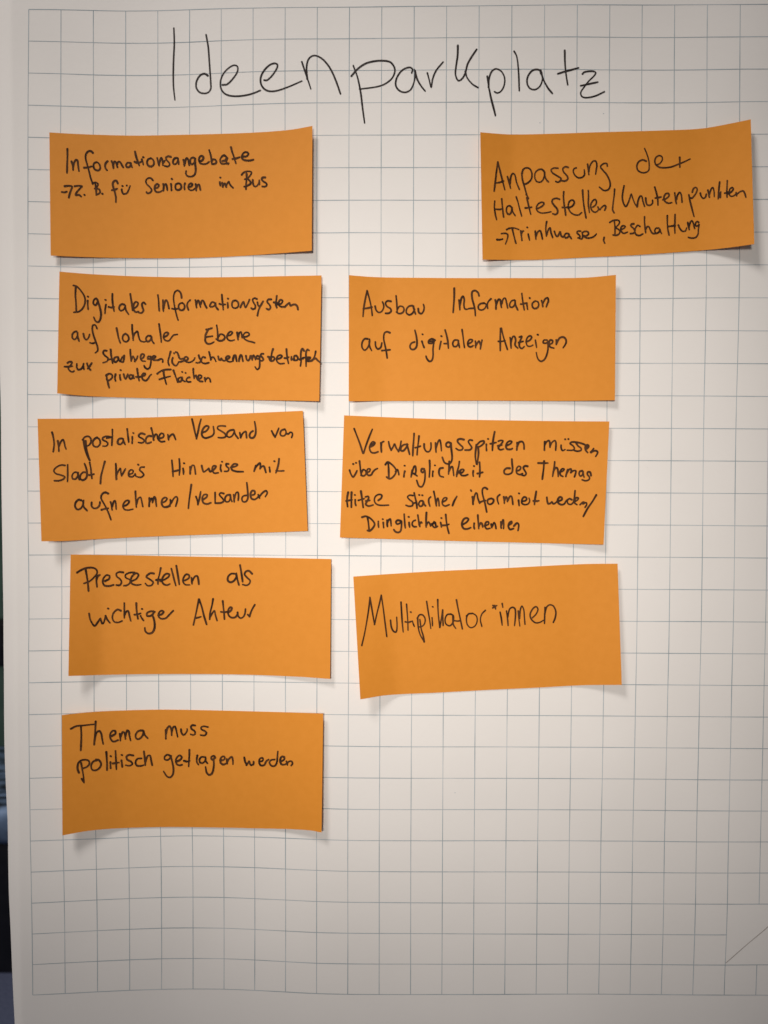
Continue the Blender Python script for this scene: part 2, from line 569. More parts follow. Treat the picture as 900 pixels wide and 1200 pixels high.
PXM = P / 37.6                              # metres per photo pixel on the sheet
TITLE = [
    ((0, 0, .25), "815,132 817,200 813,300 813,400 820,469"),
    ((225, 0, .25), """74,355 60,346 40,352 22,380 20,410 35,432 58,438 78,432 88,415 88,390 82,300 76,220 66,163
143,398 165,395 195,365 213,335 213,312 195,306 165,325 142,355 133,390 138,420 155,440 185,450 230,450 280,440 320,424
338,376 352,376 375,355 398,320 400,303 385,297 360,308 335,335 322,365 324,395 340,418 365,428 400,425 450,408 515,380
515,290 528,330 545,380 557,417
540,370 537,320 545,280 565,262 590,264 620,285 650,325 675,380 696,440
747,357 775,325 810,300 850,288 900,285 930,292 948,315 950,340 935,370 900,396 860,408 785,418
756,308 775,360 790,430 800,510 809,577"""),
    ((450, 0, .25), """130,342 134,325 118,316 85,330 60,365 55,400 72,425 100,433 125,420 142,380 145,345 143,326
145,332 155,370 175,405 193,427
203,342 212,375 221,410 228,370 245,330 277,291
346,214 345,260 338,310 335,350 348,378 365,370 380,345 392,300 410,268 434,232
381,335 390,365 415,395 441,411
484,358 490,400 500,460 522,543
493,420 508,480 522,540
490,410 492,370 505,335 525,323 550,335 565,365 563,400 548,428 530,436 518,430
610,241 622,265 630,330 634,425
735,345 730,330 710,326 690,335 672,365 672,395 685,415 708,420 730,405 742,375 740,345 735,328
737,345 750,380 770,415 789,438
847,237 848,290 852,340 861,398
815,346 850,335 885,326 912,318"""),
    ((675, 0, .25), """30,347 40,338 75,334 92,340 85,355 60,380 35,412 22,435 28,453 50,458 90,450 133,430
22,402 60,394 102,385"""),
]
write(TITLE, on_sheet, lambda x, z, d: pt(x, z, 0.00011 + d), M_INKW, 1.04 * PXM, sheet, 1, 'handwritten_title', 60)
for x, y in ((632.5, 144), (533, 929), (707, 133)):
    V, F = [], []
    q = on_sheet(x, y)
    ribbon(V, F, [q, (q[0] + 0.0003, q[1])], [0.0003] * 2, lambda a, b: pt(a, b, 0.0001))
    mesh('paper_speck', V, F, M_GRID, sheet)

# ------------------------------------------------------------------ the orange cards
GROUP = 'orange cards stuck on the flipchart'
CS = 340 / 900


def make_card(win, top, bottom, left, rgt, label, lines, hw, seed, base=0.0009):
    """win: detail the edges were noted in; left / rgt: (lift at top, lift at foot, width of the bent part)"""
    ox, oy = win
    T = [(ox + x * CS, oy + y * CS) for x, y in top]
    B = [(ox + x * CS, oy + y * CS) for x, y in bottom]

    def curve(pts, m=90):
        q = crom(pts, 12)
        # resample evenly along x
        out = []
        x0, x1 = q[0][0], q[-1][0]
        k = 0
        for i in range(m + 1):
            x = x0 + (x1 - x0) * i / m
            while k < len(q) - 2 and q[k + 1][0] < x:
                k += 1
            a, b = q[k], q[k + 1]
            out.append((x, a[1] + (b[1] - a[1]) * (x - a[0]) / ((b[0] - a[0]) or 1e-9)))
        return out
    m, n = 90, 40
    T, B = curve(T, m), curve(B, m)

    def fold(a):
        """a soft crease: 0 below 0, then rising straight, scaled to reach 1 at the edge"""
        k = 0.16
        return (a + math.sqrt(a * a + k * k) - (math.sqrt(1 + k * k) - 1) * max(0.0, a)) / 2

    def bow(s, t):
        l = (left[0] * (1 - t) + left[1] * t) * 1.4 * fold(1 - s / left[2])
        r = (rgt[0] * (1 - t) + rgt[1] * t) * max(0.0, 1 - (1 - s) / rgt[2]) ** 1.6
        return base + l + r + 0.0005 * math.sin(3.1 * s + 1.7 * t + seed)

    def st(px, py):
        s = min(1.0, max(0.0, (px - T[0][0]) / (T[-1][0] - T[0][0])))
        t = 0.5
        for _ in range(4):
            i = min(m - 1, int(s * m))
            f = s * m - i
            a = (T[i][0] + (T[i + 1][0] - T[i][0]) * f, T[i][1] + (T[i + 1][1] - T[i][1]) * f)
            b = (B[i][0] + (B[i + 1][0] - B[i][0]) * f, B[i][1] + (B[i + 1][1] - B[i][1]) * f)
            t = min(1.02, max(-0.02, (py - a[1]) / (b[1] - a[1])))
            xs = a[0] + (b[0] - a[0]) * t
            wd = (T[-1][0] - T[0][0]) * (1 - t) + (B[-1][0] - B[0][0]) * t
            s = min(1.0, max(0.0, s + (px - xs) / wd))
        return s, t

    # the card as a sheet with thickness
    rows = []
    for j in range(n + 1):
        t = j / n
        row = []
        for i in range(m + 1):
            a, b = T[i], B[i]
            px, py = a[0] + (b[0] - a[0]) * t, a[1] + (b[1] - a[1]) * t
            lf = bow(i / m, t)
            row.append(pt(*on_sheet(px, py, lf), lf))
        rows.append(row)
    org = sum((v for r in rows for v in r), Vector()) / ((m + 1) * (n + 1))
    card = leaf('facilitation_card', [[v - org for v in r] for r in rows], 0.00026, M_CARD)
    card.location = org
    tag(card, label, 'card', GROUP)

    def unproj(px, py):
        return px, -py

    def surf(x, z, d):
        lf = bow(*st(x, -z)) + 0.00012 + d
        return pt(*on_sheet(x, -z, lf), lf) - org
    for k, wins in enumerate(lines):
        write(wins, unproj, surf, M_INK, hw, card, seed * 10 + k)
    return card


# 1
make_card((45, 140),
          [(34, 40), (100, 44), (200, 48), (300, 50), (420, 48), (550, 45), (680, 40), (780, 32), (850, 20)],
          [(38, 422), (150, 427), (300, 430), (450, 430), (600, 425), (750, 415), (848, 407)],
          (0.0026, 0.0021, 0.28), (0.0042, 0.0046, 0.28),
          'orange card with two written lines beginning Informationsangebote, upper left under the heading',
          [[((65, 165, .144444), """96,66 97,120 95,180 93,258
130,168 140,200 143,236
143,215 150,180 165,155 178,160 183,195 190,245
303,97 288,84 268,84 248,105 244,140 255,185 270,240 285,300 303,350
232,218 265,215 292,208
335,172 315,180 308,205 318,230 345,240 362,225 358,195 345,178 330,173
422,166 408,180 402,200 406,222 418,238
455,165 465,190 470,222
468,195 478,168 488,170 495,190 503,215
500,190 508,172 518,168 530,180 540,200 550,215
605,178 585,178 572,195 578,212 598,212 610,195 612,180
612,185 615,200 622,215
645,88 655,130 668,170 680,200
642,170 665,178 690,172 700,165
700,150 707,170 712,192
710,132 714,134
775,140 752,150 742,175 752,200 775,208 795,195 798,170 788,150 772,141
825,140 832,170 840,200
838,190 848,160 858,138 866,150 868,170 872,198
872,180 886,160"""),
           ((190, 165, .144444), """70,130 50,125 32,135 35,155 55,175 60,195 45,208 20,203
125,140 105,140 90,158 88,180 100,190 118,180 128,155
128,145 132,170 135,190
172,155 178,180 180,202
182,185 190,155 200,140 210,150 215,175 220,198
268,145 250,135 232,145 228,170 238,190 258,180 268,155
266,150 268,190 272,240 262,275 235,290 205,285 192,265 195,245
305,165 325,158 335,135 322,122 305,130 298,155 308,180 330,188 360,185 380,170
382,75 392,110 400,150 402,185
400,165 415,150 432,155 440,172 430,185 405,188
490,165 515,155 520,130 500,120 478,135 470,160 482,185 510,185 540,182
530,140 505,116 482,128
525,150 520,168 535,190
558,52 568,90 582,130 598,182
570,148 600,142 630,132
655,128 685,125 700,105 688,92 665,95 648,120 650,145 675,158 710,160 740,153""")],
           [((65, 165, .144444), """52,415 75,417 92,412
75,368 110,365 135,372 125,400 115,430 108,460
155,368 185,365 215,368 195,390 170,420 165,440 190,438 208,452
233,437 238,440
322,345 328,380 332,438
300,345 325,338 345,350 335,375 318,388
325,385 355,395 360,420 330,440
378,428 382,430
505,345 495,325 478,325 465,345 470,380 482,420 490,460 490,498
458,400 480,398 500,388
537,394 541,414 552,430 578,425 592,400 605,365
542,366 545,367
577,362 580,363
790,320 772,302 748,305 733,325 740,350 765,375 780,400 768,420 745,425 738,415
805,385 830,378 838,360 825,350 808,365 805,395 820,415 845,415 865,405"""),
            ((190, 165, .144444), """8,350 12,380 10,405
10,385 20,355 32,352 38,375 42,400
72,350 74,375 76,402
77,308 80,311
130,345 112,352 107,375 115,395 138,397 155,380 152,358 140,346 128,346
185,345 180,365 182,395
215,375 235,370 245,352 232,345 215,360 213,385 228,400 252,398 265,385
272,352 275,380 276,402
278,378 288,358 300,355 305,375 310,398
468,335 470,350 472,365
470,297 474,299
488,342 492,374
495,360 508,345 515,360 520,374
522,358 540,330 548,350 558,365 576,382
685,268 685,300 682,340 680,392
645,275 665,255 700,247 725,255 715,280 690,305 670,312
690,308 712,325 718,345 700,360 665,372
735,318 738,350 750,370 770,365 785,340 788,320
788,335 790,355
835,297 815,298 808,312 822,330 845,345 848,362 830,372 812,370""")]],
          1.16, 1)
# 2
make_card((550, 130),
          [(34, 66), (80, 70), (130, 73), (250, 71), (400, 66), (550, 62), (690, 57), (740, 52), (800, 41), (873, 26)],
          [(41, 461), (200, 462), (350, 455), (500, 448), (650, 438), (750, 430), (820, 422), (884, 413)],
          (0.0038, 0.0028, 0.12), (0.0055, 0.0090, 0.22),
          'orange card with three written lines beginning Anpassung der, alone at the upper right',
          [[((570, 175, .133333), """100,110 88,200 78,290 68,368
100,110 120,190 140,270 162,355
78,295 110,292 152,278
185,240 200,290 212,342
208,300 215,240 232,212 250,225 265,290 290,352
310,210 318,270 335,330 352,390 368,435
350,395 370,430
312,215 325,175 355,162 385,175 400,215 395,260 370,290 340,305 325,300
505,190 485,175 455,180 430,205 425,245 440,280 470,288 495,270 510,230 510,195
510,200 515,240 530,270 545,285
628,165 590,165 568,182 580,205 625,235 655,255 650,275 630,288 608,282
718,158 695,152 672,170 680,200 710,235 715,260 690,278 650,272
790,162 768,172 764,198 782,232 812,250 845,243 862,222 860,180"""),
           ((685, 170, .144444), """25,155 30,200 35,240
35,215 45,165 70,130 90,130 100,160 95,200 90,235
185,170 180,150 155,150 130,175 150,205 180,240 205,295 207,335 190,362 158,368 120,340
500,130 470,120 440,135 425,165 430,200 460,222 495,222 520,205 525,170 520,120 505,70 487,27
585,160 610,150 630,120 628,95 605,85 580,100 570,130 580,160 610,180 660,183 710,175 760,155 810,135 857,112
772,100 773,140 773,178""")],
           [((575, 215, .133333), """36,155 33,210 40,265 52,318
97,135 102,190 108,250 114,295
40,225 75,228 108,222
180,205 165,195 145,205 138,235 148,265 168,270 183,245 188,210
186,215 195,250 215,282
225,118 240,165 255,225 272,285
318,125 330,180 342,230 352,270
305,215 330,213 360,208
405,222 435,210 462,190 468,172 445,165 418,180 402,210 410,240 440,258 480,258 530,248
605,138 575,130 545,142 540,165 560,195 585,225 588,255 570,272 545,265
642,72 640,120 645,180 655,240 660,280
630,210 655,212 680,205
680,215 715,200 735,170 725,148 700,150 683,180 685,220 705,255 740,275 775,275 800,255
808,60 812,130 822,210 838,302
858,62 860,120 858,180 868,255"""),
            ((680, 210, .133333), """110,245 135,225 142,195 130,178 110,190 92,225 98,265 120,288 145,285 160,265
155,245 170,268 190,245 215,230 225,242 215,272
302,88 298,140 288,220 285,270 298,295
385,58 375,110 370,160 378,205 400,240 420,210 438,160 448,130 462,170 480,215 500,242
500,240 508,190 525,150 540,150 550,190 565,238
575,165 578,200 590,225 615,228 635,210 635,185
655,70 668,115 680,170 683,228
660,165 690,160 712,155
725,180 755,170 780,145 775,125 750,130 735,160 745,195 775,210 805,205
830,120 835,165 845,215
845,175 855,140 875,115 888,140 895,202"""),
            ((760, 205, .133333), """355,175 365,230 380,290 400,365
385,150 395,120 415,110 428,125 420,155 400,185 380,205 368,200
455,160 462,185 480,205 500,195 508,168
522,135 528,165 535,195
535,170 550,125 565,110 575,140 578,190
625,62 620,110 615,160 612,210
622,195 635,150
632,155 632,200
692,50 690,100 688,150 690,195
670,160 690,155 710,150
700,165 725,150 745,125 735,110 715,125 708,160 720,185 745,185 765,170
770,155 775,185
775,170 800,150 830,140 845,160 855,195""")],
           [((575, 215, .133333), """55,493 80,494 105,488
95,440 130,438 150,450 145,490 130,532
140,405 170,392 210,392 248,405
190,395 200,440 212,490 222,525
265,418 270,460 275,500
270,440 280,420 288,418
330,445 335,470 342,498
320,385 324,387
392,420 395,455 398,490
398,465 415,425 435,415 445,440 455,488
492,335 486,370 485,420 490,462
490,455 510,400 522,390 530,430 545,475
560,420 570,450 585,465 600,445 610,425 620,460 640,470 650,450
680,440 660,440 648,460 660,478 685,465 690,445
688,455 710,485
790,418 765,420 760,435 780,455 785,470 765,478
"""),
            ((660, 255, .111111), """162,215 195,225 205,190 200,160
200,160 225,145 260,150 265,175 235,195 215,188
210,198 250,215 300,210 335,190 350,170"""),
            ((680, 210, .133333), """210,512 205,535 215,562
300,375 305,420 305,490
258,380 290,362 330,360 345,372 335,400 305,425
310,425 345,450 345,475 320,492 288,490
355,445 385,430 395,415 375,408 358,425 360,455 380,475 415,465
470,392 450,395 445,410 470,435 480,460 465,475 440,478
525,415 505,405 485,430 480,460 490,485 520,495 550,480
565,330 565,380 570,430 575,470
575,440 590,415 605,420 615,445 635,475 660,478
690,430 668,430 655,450 665,475 690,465 700,440
700,440 705,460 715,478
765,320 765,380 770,440 780,490
833,310 832,370 830,430 832,475
768,415 800,412 835,405"""),
            ((760, 205, .133333), """262,440 275,470 300,495 325,490 335,465
345,420 350,450 358,480
355,455 370,410 382,402 395,430 405,470
440,415 425,410 412,430 420,450 440,440 445,430 438,480 435,520 415,548 380,555 350,548""")]],
          1.04, 2)
# 3
make_card((50, 305),
          [(52, 35), (150, 43), (300, 50), (450, 53), (600, 52), (750, 49), (865, 47)],
          [(45, 413), (150, 422), (300, 427), (450, 430), (600, 433), (750, 435), (858, 437)],
          (0.0036, 0.0046, 0.18), (0.0032, 0.0030, 0.30),
          'orange card crowded with four written lines beginning Digitales Informationsystem',
          [[((75, 335, .133333), """103,8 100,80 105,150 108,225
82,-4 110,3 150,45 180,95 185,145 165,195 130,225 85,232
208,130 208,165 212,205
208,93 212,95
295,125 282,110 262,125 258,155 275,170 292,150 298,130
298,135 315,190 325,245 318,295 300,318 278,310 262,275
368,165 362,205 360,242
362,122 368,124
425,70 425,120 430,170 440,222
392,185 415,190 440,185
530,165 510,160 490,175 485,200 500,218 525,205 540,175
538,180 545,215 568,250
582,70 590,120 598,170 602,215
610,200 640,180 650,150 630,140 612,165 610,205 630,230 655,225
715,160 700,145 685,160 690,190 698,215 680,238 655,235"""),
           ((175, 335, .111111), """90,98 97,150 100,210 105,262
143,150 145,210 148,268
148,235 160,180 175,150 190,165 200,205 208,238
340,125 330,75 300,48 270,65 255,120 260,180 275,260 290,320 303,360
240,240 275,245 305,238
350,180 325,185 308,210 315,245 345,258 370,235 368,200 350,180
430,150 405,175 398,210 412,255
485,150 492,190 498,230
498,190 510,155 522,160 530,190 540,225
540,195 555,155 570,160 585,195 605,232
690,180 665,170 645,190 640,215 665,220 690,205 700,180
695,190 705,225 725,250
765,92 768,140 775,200 780,252
740,190 770,198 800,195
825,180 828,205 828,232
828,133 831,136"""),
           ((255, 335, .133333), """155,128 135,135 125,165 135,190 160,195 180,180 182,150 165,130 152,130
200,188 215,155 228,140 235,165 245,190 258,170 272,140 280,120
345,115 325,108 308,120 315,145 330,170 330,195 310,205 295,195
350,145 355,170 370,180 385,160 400,135
385,160 365,200 355,235 350,262
470,118 445,120 435,140 455,165 465,190 450,208 430,200
520,88 515,130 512,165 520,192
495,145 530,150
530,165 560,155 570,130 552,122 538,145 545,175 570,185 595,180
590,185 615,160 632,150 640,175 660,165 685,165 700,180 706,208""")],
           [((75, 335, .133333), """110,400 90,405 72,430 75,460 95,470 115,445 120,410
118,420 122,455 132,485
170,420 178,455 195,472 215,455 225,425
290,375 275,345 255,345 248,375 258,430 275,480 295,540 295,570 275,588
228,500 250,505 272,498
462,372 470,410 480,460 495,502
540,420 520,435 515,465 530,488 555,488 570,465 560,435 540,420
598,342 600,390 605,440 608,478
605,460 620,420 645,400 655,440 670,480 700,492 730,485
760,440 735,440 720,465 735,490 760,475 770,450
768,455 775,485 790,505
835,335 842,385 850,440 855,495"""),
            ((175, 335, .111111), """150,540 185,525 200,500 180,490 155,510 150,545 170,575 205,578 230,550 255,520 295,512
600,460 630,455 660,445
625,455 605,490 592,520 590,545
590,540 630,535 665,530
592,540 590,580 610,608 645,610 680,592
710,415 718,470 722,530 725,575
722,545 750,510 785,520 795,550 770,575 735,578 705,560"""),
            ((255, 335, .133333), """85,440 115,430 130,410 112,402 92,420 82,450 95,475 120,482 148,475
172,410 175,440 180,472
180,450 190,415 205,405 212,430 215,455
222,450 255,445 278,430 270,412 245,410 225,435 235,465 270,485 300,492 325,500""")],
           [((70, 400, .133333), """68,190 90,178 108,185 95,210 75,235 90,260 115,268 125,260
42,222 75,222 112,218
150,198 150,230 162,248 190,240 205,215 210,195
208,220 212,245
240,195 250,225 270,252
280,192 265,215 245,240"""),
            ((115, 404, .094444), """105,75 75,72 62,100 85,135 120,165 110,205 60,222
155,60 160,120 170,180 180,228
120,185 185,175
235,150 205,160 195,195 215,215 245,190 250,150
248,160 258,190 272,207
272,207 300,150
322,135 318,180 308,215 278,207
398,60 402,130 410,205
410,190 430,145 445,160 455,205
455,205 480,170 490,140
530,180 565,150 570,125 545,115 525,150 540,195 585,205
650,145 620,145 618,175 645,170 655,145
652,150 655,210 640,280 615,300 585,285 570,260
655,180 700,165 712,145 685,140 670,165 690,190 740,190
745,190 780,175 800,185 800,215"""),
            ((190, 404, .055556), """178,145 150,250 125,350 145,435
225,275 210,320 215,380 250,425 295,440 325,410 345,365
250,178 253,182
285,155 315,160 340,215 365,280 395,300 440,290
440,290 465,325 420,352 345,365
470,330 530,320 545,285 510,255 475,270 470,320 510,360 580,370 640,345 675,310 690,275"""),
            ((225, 404, .066667), """118,185 130,230 155,280 125,315 70,315
230,225 190,215 165,260 175,310 230,330 295,315
300,125 315,190 330,270
330,265 345,225 375,220 400,250 420,295
460,205 475,260 500,265 515,240 535,270 575,280 600,260
600,260 650,235 660,210 625,200 595,230 610,275 655,300 700,295
735,190 720,240 720,285
725,250 750,180 770,190 775,240 785,290
840,200 828,245 825,290
830,250 855,180 875,190 885,240 895,290"""),
            ((275, 395, .122222), """108,180 115,215 130,225 145,205 150,180
160,180 168,220
168,205 180,175 190,185 200,215
235,185 215,180 208,200 225,210 240,190
238,190 240,250 235,295 215,310 195,285
275,160 255,162 250,180 265,195 275,215 260,228 245,222"""),
            ((310, 404, .077778), """128,65 110,120 100,180 95,230
50,180 85,186
70,200 90,240 130,240 150,205 130,180 100,195
180,215 240,200 262,170 235,155 195,175 180,215 190,255 230,285 295,280
330,65 335,140 345,210 360,280
300,200 335,200 365,185
405,180 402,232
405,205 430,225 450,235
480,165 450,170 445,215 465,235 495,225 500,190 480,165
595,90 570,60 550,100 545,180 550,250 540,320
530,220 580,208
670,85 645,70 625,120 625,200 625,270 625,325
580,195 640,190 690,190
640,215 680,210 690,190 655,190 635,215 650,245 700,245
770,100 755,170 720,240
700,245 740,215 770,205 800,235 835,265""")],
           [((70, 400, .133333), """410,295 418,340 425,375 435,408
408,300 430,285 455,290 462,315 445,335 420,345 412,330
420,345 432,400
490,290 485,320 490,348
528,295 530,320 535,340
533,252 537,254
562,290 570,320 580,330 590,310 598,290
640,300 620,295 610,315 622,330 640,318 645,298
645,300 652,325
680,240 685,280 692,320 698,345
670,312 695,315 715,308
715,310 745,300 752,285 735,282 722,305 730,335 755,345 775,330 790,305 805,290"""),
            ((180, 400, .122222), """35,310 70,285 110,272 165,270
95,285 100,330 110,370 122,410
55,365 100,350 160,335
190,278 205,320 220,360 230,392
262,345 240,355 235,380 255,385 272,365 275,345
272,360 285,378 300,385
272,292 276,294
305,302 308,303
345,345 325,350 315,370 325,388 355,388
380,262 382,310 388,355
388,345 405,325 412,345 420,370
425,365 455,350 458,330 435,325 428,355 440,380 470,385
490,350 495,385
495,370 520,350 538,360 545,388""")]],
          1.14, 3)
# 4
make_card((395, 310),
          [(37, 33), (120, 39), (250, 41), (400, 42), (550, 42), (700, 42), (780, 40), (865, 32)],
          [(36, 424), (200, 423), (450, 422), (700, 423), (862, 421)],
          (0.0030, 0.0030, 0.13), (0.0040, 0.0026, 0.25),
          'orange card with two widely spaced lines beginning Ausbau Information',
          [[((415, 335, .144444), """105,40 90,110 78,180 72,248
105,40 125,110 140,180 147,240
75,185 110,180 145,172
170,165 178,195 198,215 222,208 240,175 238,150 230,130
298,125 272,122 255,138 265,165 295,185 300,205 280,222 255,222
340,80 345,130 348,180 350,220
350,190 370,165 395,170 405,190 395,215 365,225 342,212
470,160 445,165 425,190 425,220 448,235 475,220 490,190
480,165 485,190 498,228
520,185 525,215 545,225 562,205 568,175 562,150
812,20 812,90 808,150 803,215
850,115 855,150 858,195"""),
           ((540, 335, .144444), """-8,155 5,100 18,85 28,110 25,150 32,185 50,190
148,80 140,55 115,38 92,50 92,100 105,150 115,195 118,242
62,185 85,182 110,182
190,140 160,145 142,165 148,190 175,195 200,175 205,150 185,138
245,105 225,125 215,150 218,182
280,115 285,150 285,188
287,155 305,110 320,115 325,150 330,175
332,145 345,105 360,100 370,130 380,178
435,115 415,120 398,145 400,170 420,172 438,150 442,118
440,130 448,165 462,195
495,62 500,105 508,155 515,195
485,148 510,145 530,138
535,140 538,165 542,190
558,98 561,100
600,125 582,140 580,165 595,183 620,178 632,155 625,130 605,122
655,120 662,145 665,168
665,145 685,105 705,98 710,125 700,150 693,172""")],
           [((415, 335, .144444), """110,430 85,430 65,460 65,500 85,522 110,500 125,460 125,432
122,450 125,490 142,525
172,455 175,490 192,512 215,500 225,462
290,380 265,372 245,385 240,430 250,480 262,540 268,585
225,525 260,522 292,518
490,455 465,465 453,490 462,512 485,515 505,495 510,460 505,410 493,360
550,450 558,475 568,500
553,392 557,394
655,440 630,430 605,445 605,465 630,465 650,450
648,445 640,510 640,570 630,605 610,612 590,590 583,570
612,452 648,446
705,450 698,480 692,515
706,407 710,409
738,358 750,400 760,450 765,505
730,468 760,468
840,440 815,440 800,465 808,490 830,490 845,465 848,442
845,455 850,480 855,500"""),
            ((540, 335, .144444), """10,355 18,410 25,470 30,500
60,470 85,458 95,440 75,435 58,455 60,485 80,495 100,485
118,448 122,475 120,502
120,485 135,462 148,448 160,478
172,440 165,475 158,512
322,345 320,400 320,460 320,525
328,345 342,400 360,460 378,515
305,450 330,450 360,445
400,420 405,460 408,505
405,470 420,415 435,410 445,440 440,480 462,505
475,415 495,410 480,450 475,490 495,508 515,492
470,460 505,450
530,455 560,440 575,415 560,405 540,420 530,450 540,485 565,490 585,480
605,440 610,470 615,500
622,395 627,397
700,440 675,440 668,460 690,465 710,450
705,455 708,500 700,550 680,595 650,612 625,590 612,540
715,475 740,465 745,445 725,440 715,465 725,495 755,505
775,440 775,475
778,465 800,425 830,415 850,430 855,455 845,480 830,502""")]],
          1.10, 4)
# 5
make_card((30, 470),
          [(37, 55), (200, 54), (400, 50), (600, 42), (750, 35), (860, 30)],
          [(49, 435), (120, 434), (250, 427), (400, 420), (600, 413), (750, 408), (875, 403)],
          (0.0036, 0.0070, 0.20), (0.0020, 0.0018, 0.25),
          'orange card with three written lines beginning In postalischen Versand, nearest the left margin',
          [[((55, 490, .133333), """45,125 58,180 63,230 55,295
95,200 102,245 105,290
103,255 120,210 140,190 152,215 158,245 168,272
320,190 328,250 345,310 372,370
340,200 345,260 360,320 378,372
312,190 335,165 365,160 385,180 385,215 365,240 345,245
440,170 415,185 402,215 412,245 440,252 462,235 468,205 455,180 435,172
560,165 520,160 492,172 490,190 520,205 535,225 520,245 490,245
575,100 575,150 572,200 570,240
525,176 562,168
665,180 640,180 622,200 625,225 650,228 668,205 672,182
670,190 678,215 688,232
705,95 710,140 715,180 718,210
750,165 750,190 748,222
757,130 761,132"""),
           ((150, 485, .111111), """175,215 145,205 115,220 115,240 150,260 170,280 155,305 110,302
245,235 220,232 195,250 185,285 195,308 220,308 242,298
245,150 255,190 265,230 270,278
270,250 290,215 305,220 310,250 320,275
330,260 370,245 375,215 350,205 330,230 325,270 345,292 385,290
420,220 425,250 428,275
428,255 450,225 475,215 490,240 502,272
675,55 690,120 705,190 722,262
722,262 738,190 752,120 770,55"""),
           ((235, 485, .133333), """15,165 50,150 72,115 55,105 30,120 12,160 15,195 40,212 75,205 105,190 118,165 112,110
218,108 185,105 155,110 150,130 180,150 215,175 220,200 190,210 155,208
290,140 260,145 235,165 232,195 255,205 280,190 295,160
295,145 305,180 330,215
345,165 352,210
352,208 365,180 380,162 398,155 402,180 405,210
460,150 440,165 430,190 440,210 465,208 482,180 485,130 475,68
625,150 640,180 655,205
655,205 672,165 688,125
740,135 712,145 700,170 708,190 735,192 750,170 748,145 735,135
752,172 772,176 788,162 803,165 808,182 800,208""")],
           [((55, 490, .133333), """158,415 125,412 85,430 60,460 75,485 120,500 155,515 145,535 105,550 65,550
182,410 182,460 182,510 180,558
275,480 245,475 222,500 225,530 250,535 270,510 275,485
272,490 278,515 285,540
350,480 320,475 295,500 292,530 315,545 345,525 352,480 345,440 330,400
375,390 385,440 390,490 395,530
370,500 395,498 412,492
508,382 490,450 475,510 470,575
605,400 608,450 608,500 608,540
611,535 612,500 630,462 645,440 650,480 656,506
656,506 672,478 690,445
720,495 750,485 758,462 735,455 718,480 722,510 750,515 770,500
775,490 780,510
800,408 805,410
855,430 825,432 815,455 840,480 850,500 825,520 790,515"""),
            ((150, 485, .111111), """462,490 468,550 472,600 475,660
540,475 545,540 545,590 540,645
470,608 510,600 545,590
580,575 585,605 585,635
588,520 594,522
655,560 655,595 655,632
658,600 675,545 695,545 705,580 712,635"""),
            ((235, 485, .133333), """10,455 18,490 27,510 50,497 72,478
72,482 84,506 105,498 125,480 135,460 112,458 102,490 120,520 155,518
178,450 175,480 182,505
187,420 191,421
245,440 225,440 228,460 248,480 240,502 210,505
265,470 310,460 325,445 295,440 275,460 275,490 310,505 345,508 375,508
485,455 478,482 470,505
480,475 500,450 522,432 526,455 522,484
524,478 540,462 556,460 566,485 574,515
605,470 608,490 610,510
647,415 651,417
690,395 685,440 672,490 662,518
665,500 700,502 732,500""")],
           [((80, 535, .133333), """115,385 90,380 65,405 60,440 80,465 110,455 130,420 135,385
130,395 135,440 165,475
205,405 205,435 225,455 255,450 275,425 278,400
350,325 325,315 298,330 288,365 305,400 330,445 355,500 375,555
292,468 320,460 350,455
372,400 380,435 385,468
385,440 400,395 412,390 418,420 420,462
490,435 520,420 535,395 520,385 495,400 480,435 495,465 530,470 568,462
590,305 592,360 595,410 598,445
598,420 615,370 635,358 645,390 655,440
712,365 712,400 710,438
715,400 728,370 738,372 740,405
742,395 755,355 765,365 770,400 775,438
825,405 850,395 868,370 850,360 828,375 820,410 835,440 865,445 895,435"""),
            ((195, 535, .144444), """-2,408 20,400 34,378 32,350
38,378 60,340 80,325 90,340 85,370 75,403
202,228 195,280 185,350 178,420
240,325 250,355 255,390
255,390 268,340 278,285
295,350 325,330 330,310 305,310 290,340 300,375 330,385 360,375
395,292 395,330 395,378
465,300 440,295 430,310 455,340 465,360 445,375 420,378 395,378
515,310 490,315 475,340 482,365 505,365 518,340 520,312
518,320 525,350 532,365
545,310 548,340 550,368
550,345 565,295 580,290 585,320 582,355
650,315 625,320 612,340 620,365 645,365 660,340 660,290 652,212
685,315 715,305 715,280 695,278 682,305 690,340 715,348 738,335
738,335 748,322
745,310 756,338
752,328 782,292 808,278 818,295 802,326""")]],
          1.12, 5)
